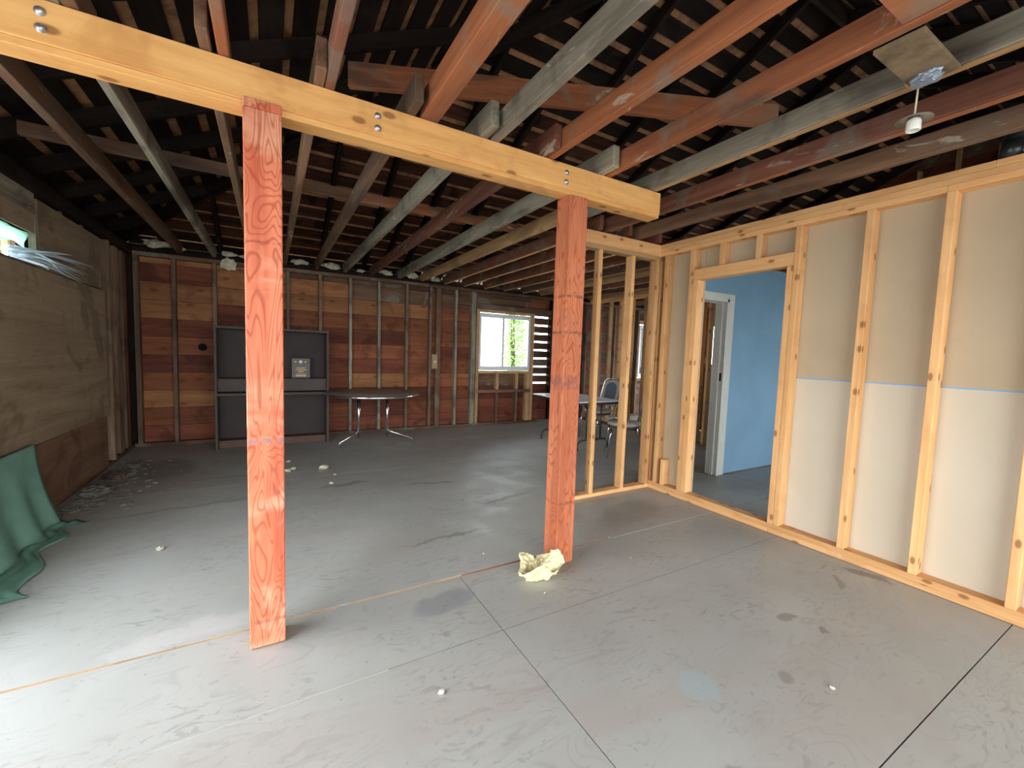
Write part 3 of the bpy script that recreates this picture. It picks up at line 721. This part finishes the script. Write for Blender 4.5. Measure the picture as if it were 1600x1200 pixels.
p2 = post(1.560, 1.695, 2.078, 2.215, 2.298, 'orange stained square timber post with pale insulation lump at its foot', ((0.02, 0.045, (104, 70, 78), 0.5), (0.33, 0.008, (90, 60, 52), 0.7), (0.55, 0.009, (96, 66, 56), 0.7), (-0.75, 0.01, (110, 60, 44), 0.5)))
# pencilled bands and a scab of blue grey on the left post
# ---- insulation lump at the foot of the right post
def lump(name, loc, r, seed, mat, flat=0.6, sub=3, amp=0.45, freq=2.2):
    from mathutils import noise
    bm = bmesh.new(); bmesh.ops.create_icosphere(bm, subdivisions=sub, radius=1)
    off = Vector((seed*7.3, seed*3.1, seed))
    for v in bm.verts:
        n = noise.fractal(v.co*freq+off, 0.9, 2.0, 4)
        m = noise.noise(v.co*freq*0.6+off*2)
        v.co = v.co*(1+amp*n+0.3*m); v.co.z *= flat
    zmin = min(v.co.z for v in bm.verts)
    for v in bm.verts: v.co.z -= zmin; v.co *= r
    me = bpy.data.meshes.new(name); bm.to_mesh(me); bm.free()
    o = link(name, me, mat, None, loc); return o
def wool_crater():
    from mathutils import noise
    V = []; F = []; nu, nv = 84, 36
    for j in range(nv):
        t = j/(nv-1)
        for i in range(nu):
            a = 2*math.pi*i/nu
            # torn, folded batt: raised rim with a hollow in the middle, gap on the near right side
            prof_r = 0.125*(1-t) if t > 0.5 else 0.065+0.06*math.sin(t*math.pi)
            if t <= 0.5: rr = 0.085+0.035*math.sin(t*2*math.pi*0.5); z = 0.085*math.sin(t*math.pi)
            else: rr = (0.085+0.035)*(1-(t-0.5)*2)**0.8; z = 0.085*(1-(t-0.5)*1.5)
            lobes = 1+0.22*math.sin(2*a+0.6)+0.12*math.sin(5*a+1)
            gap = 0.45+0.55*min(1, abs(((a-5.5+math.pi) % (2*math.pi))-math.pi)/0.8)
            p = Vector((math.cos(a)*rr*lobes, math.sin(a)*rr*lobes, z*gap*(1+0.35*math.sin(3*a))))
            n = noise.noise_vector(p*28)*0.014 + noise.noise_vector(p*70)*0.008 + noise.noise_vector(p*160)*0.004
            p += n; p.z = max(p.z, 0.001)
            V.append(p)
    for j in range(nv-1):
        for i in range(nu): F.append((j*nu+i, j*nu+(i+1) % nu, (j+1)*nu+(i+1) % nu, (j+1)*nu+i))
    F.append(tuple(range(nu-1, -1, -1)))
    return V, F
V, F = wool_crater()
o = mesh_obj('insulation_lump', V, F, INSUL, None, (1.415, 2.04, 0.002), (0, 0, -0.4), True)
tag(o, 'torn lump of pale yellow insulation on floor against right orange post', 'insulation')
# crumbs on the floor
crumbs = [(-0.628, 3.385, 0.022, 'on bare floor between left wall and left post, largest crumb there'), (0.153, 4.968, 0.035, 'closest beside left post, left of a pair'),
          (0.205, 5.04, 0.028, 'just behind the crumb beside left post'), (0.50, 4.95, 0.045, 'largest of the cluster in front of the round table'),
          (0.58, 4.66, 0.014, 'tiny crumb between left post and round table'), (0.512, 4.38, 0.022, 'flat scrap nearest the camera in the cluster right of left post'),
          (0.17, 5.40, 0.022, 'crumb in front of the dark cabinet right of left post'), (1.22, 2.42, 0.007, 'speck behind the lump at right post'),
          (0.573, 1.469, 0.013, 'white chip alone on foreground floor'), (2.007, 0.743, 0.009, 'white chip on floor toward the drywall partition'),
          (1.33, 1.86, 0.006, 'speck in front of the lump at right post'), (2.08, 1.94, 0.006, 'speck on floor before the open stud wall')]
for i, (x, y, r, lb) in enumerate(crumbs):
    o = lump('insulation_crumb', (x, y, 0.004 if y > 2.24 else 0.0), r, i+1, INSULW if i not in (8, 9) else PORC, 0.45, 2)
    tag(o, 'pale insulation crumb, '+lb if i not in (8, 9) else 'small '+lb, 'debris', 'crumbs scattered on the floor')
# tufts stuffed in the eave over the back wall
tx = [(-1.22, .15, 'first'), (-0.98, .08, 'second'), (-0.47, .11, 'third'), (-0.30, .07, 'fourth'), (-0.05, .12, 'fifth'), (0.38, .13, 'sixth'), (0.80, .14, 'seventh'),
      (1.22, .08, 'eighth'), (1.60, .12, 'ninth'), (2.02, .13, 'tenth'), (2.42, .09, 'eleventh')]
for i, (x, r, nm) in enumerate(tx):
    o = lump('insulation_tuft', (x, 6.88, 2.489), r*0.95, i+20, INSULW, 0.42, 3)
    o.scale = (0.85, 0.5, 0.85)
    tag(o, 'pale insulation tuft in eave above back wall, %s from the left corner' % nm, 'insulation', 'tufts stuffed in the back eave')
o = lump('insulation_tuft', (-0.47, 6.825, 2.31), 0.085, 50, INSULW, 0.9, 3); o.scale = (0.9, 0.25, 1)
tag(o, 'pale insulation flap hanging over the top plate above the cabinet', 'insulation')
# debris along the left wall
def debris_mesh():
    V = []; F = []
    for k in range(300):
        t = R.random(); y = 4.3+1.8*t; x = -1.44+abs(R.gauss(0, 0.16))*(1.4-t*0.4); L = R.uniform(0.006, 0.035); a = R.uniform(-0.6, 0.6) + (0 if R.random() < .7 else 1.5); wv = R.uniform(0.001, 0.004); h = R.uniform(0.002, 0.012)
        c, s = math.cos(a), math.sin(a); b = len(V); z0 = 0.003
        for (u, v, z) in ((-L, -wv, z0), (L, -wv, z0), (L, wv, z0), (-L, wv, z0), (-L*.7, -wv*.4, z0+h), (L*.8, -wv*.4, z0+h*1.2), (L*.8, wv*.4, z0+h), (-L*.7, wv*.4, z0+h*.8)):
            V.append((max(x+u*c-v*s, -1.465), y+u*s+v*c, z))
        for f in ((3, 2, 1, 0), (4, 5, 6, 7), (0, 1, 5, 4), (1, 2, 6, 5), (2, 3, 7, 6), (3, 0, 4, 7)): F.append(tuple(b+i for i in f))
    return V, F
V, F = debris_mesh()
tag(mesh_obj('debris', V, F, DEBRIS), 'dusty fibre scraps and splinters strewn along the foot of the left wall', 'debris', kind='stuff')
for i, (x, y, r, lb) in enumerate([(-1.30, 4.80, 0.10, 'dark crumpled rag nearest the green tarp by left wall'), (-1.33, 5.35, 0.08, 'dark crumpled rag under the lower left wall panel'), (-1.25, 5.75, 0.06, 'dark crumpled rag nearest the back corner')]):
    tag(lump('crumpled_rag', (x, y, 0.004), r, 70+i, DEBRIS if i != 1 else wood('brown', 'y'), 0.4, 3), lb, 'debris')

# ---- grey hutch cabinet
cb = empty('cabinet', (0.055, 6.56, 0.004)); tag(cb, 'dark grey painted open hutch cabinet standing against the back wall', 'cabinet')
cx0, cx1, cy0, cy1 = -0.60, 0.70, 6.30, 6.835
def cc(n, *a, **k): return cbox(n, *a, cb, **k)
cbox('side_panel', cx0, cx0+0.025, cy0, cy1, 0.006, 1.53, CAB, cb, 0.002); cbox('side_panel', cx1-0.025, cx1, cy0, cy1, 0.006, 1.53, CAB, cb, 0.002)
cbox('top_board', cx0-0.005, cx1+0.005, cy0-0.005, cy1, 1.53, 1.56, CAB, cb, 0.002)
cbox('back_panel', cx0+0.025, cx1-0.025, 6.60, 6.62, 0.02, 1.53, CABIN, cb)
cbox('desk_shelf', cx0+0.02, cx1-0.02, cy0-0.012, 6.60, 0.690, 0.722, CAB, cb, 0.002)
cbox('drawer_front', cx0+0.026, cx1-0.026, 6.38, 6.40, 0.735, 0.885, CAB, cb, 0.002)
cbox('ledge', cx0+0.026, cx1-0.026, 6.38, 6.60, 0.885, 0.90, CAB, cb, 0.002)
cbox('plinth', cx0+0.026, cx1-0.026, 6.42, 6.60, 0.006, 0.10, CABRED, cb, 0.002)
pq = empty('plaque', (0.365, 6.47, 0.901)); tag(pq, 'small dark plaque with three gilt roundels, leaning on the cabinet ledge', 'plaque')
cbox('plaque_board', 0.25, 0.48, 6.45, 6.475, 0.903, 1.175, PLAQ, pq, 0.003)
for i, x in enumerate((0.30, 0.362, 0.425)):
    lathe('roundel', [(0.0, 0.006), (0.012, 0.006), (0.022, 0.003), (0.024, 0)], GOLD if i != 1 else PORC, pq, 16, rel(pq, (x, 6.449, 1.125)), (math.pi/2, 0, 0))
for (x0, x1, z0, z1) in ((0.31, 0.42, 1.035, 1.047), (0.295, 0.435, 1.01, 1.02), (0.33, 0.40, 0.985, 0.998), (0.30, 0.43, 0.955, 0.963), (0.30, 0.43, 0.925, 0.945)):
    cbox('gilt_ornament', x0, x1, 6.446, 6.450, z0, z1, GOLD, pq)

# ---- round table with chromed edge
rt = empty('round_table', (1.225, 5.93, 0.004)); tag(rt, 'round grey topped table with metal rim and two tubular pedestals by the back wall', 'table')
lathe('tabletop', [(0.0, 0.712), (0.612, 0.712), (0.615, 0.716), (0.615, 0.734), (0.610, 0.738), (0.0, 0.738)], GREYTOP, rt, 56)
lathe('metal_rim', [(0.6155, 0.708), (0.621, 0.712), (0.6225, 0.722), (0.621, 0.733), (0.6155, 0.737), (0.6155, 0.708)], CHROME, rt, 56)
def legset(x, px, side):
    rx = x-1.225
    pd = tube('pedestal', [(rx, 0.0, 0.15), (rx, 0.0, 0.71)], 0.021, CHROME, rt, 14)
    dxs = (0.28, -0.36) if side > 0 else (-0.26, -0.26)
    fx = (1.75 if side > 0 else 0.79)-1.225
    tube('foot_bar', [(rx, 0.0, 0.20), (rx+(fx-rx)*0.5, -0.01, 0.135), (rx+(fx-rx)*0.9, -0.02, 0.083), (fx-0.01*side*-1, -0.02, 0.055), (fx, -0.02, 0.0)], 0.014, CHROME, rt, 10)
    vd = Vector((x, 5.93, 0)).normalized()
    tube('foot_bar', [(rx, 0.0, 0.20), (rx+vd.x*0.3, vd.y*0.3, 0.15), (rx+vd.x*0.5, vd.y*0.5, 0.09), (rx+vd.x*0.53, vd.y*0.53, 0.0)], 0.012, CHROME, rt, 8)
legset(1.035, 560, -1); legset(1.415, 604, 1)

# ---- folding table
ft = empty('folding_table', (4.0, 5.0, 0.001)); tag(ft, 'white topped folding table with black legs standing beyond the open stud wall', 'table')
TT = 0.71
cbox('tabletop', 3.62, 4.40, 4.42, 5.60, TT-0.016, TT, WHITETOP, ft, 0.003)
cbox('table_apron', 3.64, 4.38, 4.44, 5.58, TT-0.052, TT-0.017, BLACKM, ft, 0.003)
for yy in (4.56, 5.46):
    lg = tube('leg', [(-0.28, yy-5.0, 0.0), (-0.28, yy-5.0, 0.07), (-0.265, yy-5, 0.11), (-0.22, yy-5, 0.14), (-0.15, yy-5, 0.145), (0.15, yy-5, 0.145), (0.22, yy-5, 0.14), (0.265, yy-5, 0.11), (0.28, yy-5, 0.07), (0.28, yy-5, 0.0)], 0.0135, BLACKM, ft, 8)
    for xx in (-0.13, 0.13): tube('leg_post', [(xx, yy-5, 0.145), (xx, yy-5, TT-0.05)], 0.0125, BLACKM, ft, 8)
    tube('leg_brace', [(0.0, yy-5+(0.02), 0.36), (0.0, 0.25*(1 if yy < 5 else -1)+yy-5, TT-0.05)], 0.008, BLACKM, ft, 6)
    tube('leg_brace', [(-0.13, yy-5, 0.36), (0.13, yy-5, 0.36)], 0.008, BLACKM, ft, 6)

# ---- dinette chairs
def chair(loc, yaw, label):
    c = empty('dining_chair', loc, yaw); tag(c, label, 'chair', 'chairs at the folding table')
    # local: faces +X
    V = []; 
    lathe_seat = lathe('seat', [(0.0, 0.425), (0.20, 0.425), (0.222, 0.435), (0.225, 0.455), (0.20, 0.478), (0.0, 0.486)], SEATV, c, 28)
    lathe_seat.scale = (1.0, 0.98, 1)
    lathe('seat_base', [(0.0, 0.395), (0.185, 0.395), (0.20, 0.424), (0.0, 0.424)], SEATU, c, 24)
    def arch(x0, z0, z1, hw, k=0.0, lean=0.16):
        pts = []
        for i in range(17):
            t = i/16; a = math.pi*t
            yy = hw*math.cos(a)
            zz = z1-0.10+0.10*math.sin(a)**0.8
            pts.append((yy, zz))
        return pts
    def leanx(z): return -0.20-0.13*((z-0.42)/0.55)
    outline = [(0.205, 0.42), (0.215, 0.62)]+[(y, z) for y, z in arch(0, 0, 0.97, 0.19)]+[(-0.215, 0.62), (-0.205, 0.42)]
    tube('back_frame', [(leanx(z), y, z) for y, z in outline], 0.0115, CHROME, c, 8)
    for s_ in (1, -1):
        tube('leg', [(-0.20, 0.205*s_, 0.44), (-0.215, 0.205*s_, 0.30), (-0.27, 0.21*s_, 0.0)], 0.0115, CHROME, c, 8)
        tube('leg', [(0.17, 0.18*s_, 0.40), (0.19, 0.19*s_, 0.30), (0.22, 0.20*s_, 0.0)], 0.0115, CHROME, c, 8)
    def pad(hw, z0, z1, th, dx, nm, mat):
        pl = [(hw*0.86, z0), (hw, z0+0.15)]+[(y*hw/0.19, min(z, z1)-(0.97-z1)*0.0) for y, z in [(0.19*math.cos(math.pi*i/10), z1-0.09+0.09*math.sin(math.pi*i/10)) for i in range(11)]]+[(-hw, z0+0.15), (-hw*0.86, z0)]
        V = [(leanx(z)+dx+th/2, y, z) for y, z in pl]+[(leanx(z)+dx-th/2, y, z) for y, z in pl]; n = len(pl)
        F = [tuple(range(n)), tuple(range(2*n-1, n-1, -1))]+[(i, n+i, n+(i+1) % n, (i+1) % n) for i in range(n)]
        o = mesh_obj(nm, V, F, mat, c); return o
    bk = pad(0.178, 0.52, 0.945, 0.03, 0.0, 'backrest', PADG)
    p = pad(0.115, 0.55, 0.905, 0.045, 0.0, 'backrest_pad', PADB); p.parent = bk
    return c
chair((4.64, 5.20, 0.002), math.pi+0.05, 'chrome framed dining chair with dark blue back pad behind the folding table')
chair((4.115, 4.087, 0.002), math.atan2(0.62, -0.78), 'chrome framed dining chair seen side on, closest to the open stud wall')

# ---- pull-chain lamp on a mounting board between joists
lb = tag(box('mounting_board', 1.888, 2.235, 0.615, 0.755, 2.453, 2.469, plain('mottled_dusty_board', srgb(120, 102, 76), 0.85, var=0.4, scale=14, bstr=0.3), None, 0.001), 'square dusty plywood board nailed under the joists, holding the lamp', 'board')
lp = empty('pendant_lamp', (2.245, 0.735, 2.445)); tag(lp, 'bare white porcelain lamp socket hanging on a thin rod from the ceiling board', 'lamp')
tube('rod', [(0.0, 0.0, 0.02), (0.008, 0.006, -0.10)], 0.0035, plain('cream_rod', srgb(214, 196, 166), 0.5, var=0.05), lp, 8)
lathe('lamp_shade', [(0.004, 0.012), (0.03, 0.008), (0.058, 0.0), (0.059, -0.001), (0.03, 0.005), (0.004, 0.009), (0.004, 0.012)], plain('smoky_glass_disc', srgb(120, 112, 100), 0.25, var=0.1), lp, 32, (0.008, 0.006, -0.115))
lathe('lamp_socket', [(0.0, 0.012), (0.009, 0.012), (0.012, 0.0), (0.020, -0.002), (0.0235, -0.012), (0.024, -0.044), (0.0225, -0.046), (0.017, -0.045), (0.017, -0.03), (0.0, -0.03)], PORC, lp, 24, (0.008, 0.006, -0.112))
o = lump('junction_cover', (2.175, 0.69, 2.412), 0.055, 91, FOIL, 0.62, 4, 0.25, 2.0); o.scale = (0.62, 0.85, 0.75); o.rotation_euler = (0, 0, -0.2)
tag(o, 'crumpled blue-grey metal box cover fixed above the hanging lamp', 'electrical box')
o = lathe('ceiling_rose', [(0.0, -0.012), (0.03, -0.012), (0.05, -0.005), (0.055, 0.0), (0.0, 0.0)], wood('tan', 'x'), None, 24, (2.235, 0.72, 2.468)); 
tag(o, 'thin wooden disc under the joist where the lamp rod hangs', 'fitting')
# ---- black pipe elbow over the partition
pp = empty('drain_pipe', (3.424, 0.70, 2.555)); tag(pp, 'black plastic drain pipe elbow over the top plate of the drywall partition', 'pipe')
bend = [(0.0, -0.13*(1-math.cos(math.radians(75*i/8))), 0.13*math.sin(math.radians(75*i/8))) for i in range(9)]
tube('pipe_bend', [(0, 0.004, -0.05)]+bend+[(0.0, -0.40, 0.20)], 0.040, ABS, pp, 20)
tube('pipe_collar', [(0, 0.008, -0.095), (0, 0.0, -0.005)], 0.046, ABS, pp, 20)
tube('pipe_label', [(0.0, -0.11, 0.131), (0.0, -0.20, 0.154)], 0.0415, plain('pale_pipe_label', srgb(190, 200, 190), 0.5), pp, 20)

# ---- wall outlet box
eb = empty('electrical_box', (2.40, 6.83, 1.15)); tag(eb, 'beige electrical box on the back wall between two close studs', 'electrical box')
cbox('box_body', 2.355, 2.455, 6.80, 6.848, 1.03, 1.275, BEIGEP, eb, 0.006); cbox('cover_plate', 2.362, 2.448, 6.795, 6.80, 1.04, 1.265, BEIGEP, eb, 0.002)
cbox('switch', 2.395, 2.415, 6.785, 6.796, 1.13, 1.17, WHITE, eb, 0.002)

# ---- green tarp spilling from under the left wall panel
def tarp():
    from mathutils import noise
    nu, nv = 46, 34; V = []
    for j in range(nv):
        t = j/(nv-1)
        for i in range(nu):
            u = i/(nu-1)
            ye = 4.17 if t < 0.55 else 4.17-0.25*max(0, (t-0.75))
            y = 2.5+(ye-2.5)*u
            fold = 0.030*math.sin(u*26+1.4*math.sin(u*7))*(0.25+t)
            if t < 0.6:
                s = t/0.6; z = 0.60*(1-s); x = -1.462+0.03+0.10*s*s+fold*s
            else:
                s = (t-0.6)/0.4; z = 0.006+0.018*abs(math.sin(u*18+s*5))*(1-s*0.7)+0.01*noise.noise(Vector((u*9, s*4, 2)))*1.0
                x = -1.332+fold+s*(0.22 if u > .3 else 0.1)*(0.8+0.35*math.sin(u*5+0.7))
                y += 0.06*s*math.sin(u*9)
            z = max(z, 0.006)
            V.append((x, y, z))
    F = [(j*nu+i, j*nu+i+1, (j+1)*nu+i+1, (j+1)*nu+i) for j in range(nv-1) for i in range(nu-1)]
    return V, F
V, F = tarp()
o = mesh_obj('tarp', V, F, TARP, None, smooth=True); md = o.modifiers.new('thickness', 'SOLIDIFY'); md.thickness = 0.002
tag(o, 'green tarp hanging below the left wall panel and pooling on the floor', 'tarp')
# plastic sheet in the little window with a frayed bundle of strands
V = []; nu, nv = 20, 6
for j in range(nv):
    for i in range(nu):
        y = 2.7+(4.47-2.7)*i/(nu-1); z = 2.10-(0.115+0.02*math.sin(i))*j/(nv-1); V.append((-1.53+0.012*math.sin(i*1.7+j), y, z))
F = [(j*nu+i, j*nu+i+1, (j+1)*nu+i+1, (j+1)*nu+i) for j in range(nv-1) for i in range(nu-1)]
o = mesh_obj('plastic_sheet', V, F, SHEET, None, smooth=True); md = o.modifiers.new('thickness', 'SOLIDIFY'); md.thickness = 0.001
tag(o, 'pale green plastic sheet hung in the narrow opening high on left wall', 'plastic sheet')
st = empty('frayed_strands', (-1.47, 4.40, 1.93)); tag(st, 'frayed pale blue tarp strands poking in through the narrow left wall opening', 'strands')
ends = [(5.177, 1.976), (5.084, 1.972), (4.986, 1.887), (5.03, 1.888), (5.007, 1.944), (4.901, 1.885), (5.02, 1.799), (4.938, 1.837), (4.868, 1.828), (4.701, 1.862), (4.636, 1.833), (4.627, 1.861), (4.801, 1.953), (4.967, 1.97), (4.422, 1.858), (4.403, 1.883), (4.372, 1.892), (4.704, 2.002), (4.559, 1.985), (4.857, 1.858), (4.243, 1.822), (4.304, 1.831), (4.215, 1.831), (4.77, 1.907), (4.589, 1.841)]      # (y, z) of the strand tips
for i, (ey, ez) in enumerate(ends):
    q = Vector((-1.36+R.uniform(-0.03, 0.03), ey, ez))
    p0 = Vector((-1.53, 4.36+R.uniform(-0.16, 0.09), R.uniform(1.90, 1.985))); 
    if i > 19: p0.z = 1.885
    mid = p0.lerp(q, 0.55)+Vector((0.0, 0.01, 0.012+R.uniform(0, 0.01)))
    L = st.location
    V, F = tube_geo([p0-L, p0.lerp(mid, .5)-L+Vector((0, 0, .008)), mid-L, mid.lerp(q, .5)-L+Vector((0, 0, .004)), q-L], 0.005, 5, True, [0.010, 0.009, 0.007, 0.0035, 0.0018])
    mesh_obj('strand', V, F, STRAND, st, smooth=True)

# ---- offcuts beyond the blue doorway
for i, (y, lb_) in enumerate(((5.05, 'pale board leaning on the low panel beyond the blue room door, nearer one'), (5.2, 'pale board leaning on the low panel beyond the blue room door, farther one'))):
    o = beam_between('leaning_board', (6.75, y, 0.01), (6.97, y, 1.15), 0.09, 0.02, wood('tan', 'x'), None); tag(o, lb_, 'board')
o = beam_between('loose_rod', (4.62, 3.75, 0.03), (4.62, 3.38, 0.012), 0.02, 0.02, BLACKM, None) if False else None

# ---- shrubs outside the windows
def shrub(loc, h, r, n, seed, label):
    q = random.Random(seed); c = empty('shrub', loc); tag(c, label, 'shrub')
    for k in range(5):
        a = q.uniform(0, 6.28); tube('branch', [(0, 0, 0), (math.cos(a)*r*.2, math.sin(a)*r*.2, h*.4), (math.cos(a)*r*.6, math.sin(a)*r*.6, h*.9)], 0.03, BARK, c, 6, [0.04, 0.028, 0.01])
    V = []; F = []
    for k in range(n):
        a = q.uniform(0, 6.28); zz_ = q.uniform(0.12, 1.0); rr = r*math.sqrt(q.random())*(1.1-0.45*zz_)
        p = Vector((math.cos(a)*rr, math.sin(a)*rr, h*zz_)); s = q.uniform(0.03, 0.07)
        u = Vector((q.gauss(0, 1), q.gauss(0, 1), q.gauss(0, 1))).normalized(); v = u.orthogonal().normalized()
        b = len(V); V += [p-u*s, p+v*s*.45, p+u*s, p-v*s*.45]; F.append((b, b+1, b+2, b+3))
    o = mesh_obj('foliage', V, F, LEAF, c); o['kind'] = 'stuff'
    return c
shrub((5.2, 8.9, -0.28), 3.0, 0.36, 2600, 3, 'leafy green shrub outside, seen through the white slider window')
shrub((-2.9, 7.9, -0.28), 3.1, 0.7, 3500, 5, 'leafy shrub outside the narrow opening in left wall')
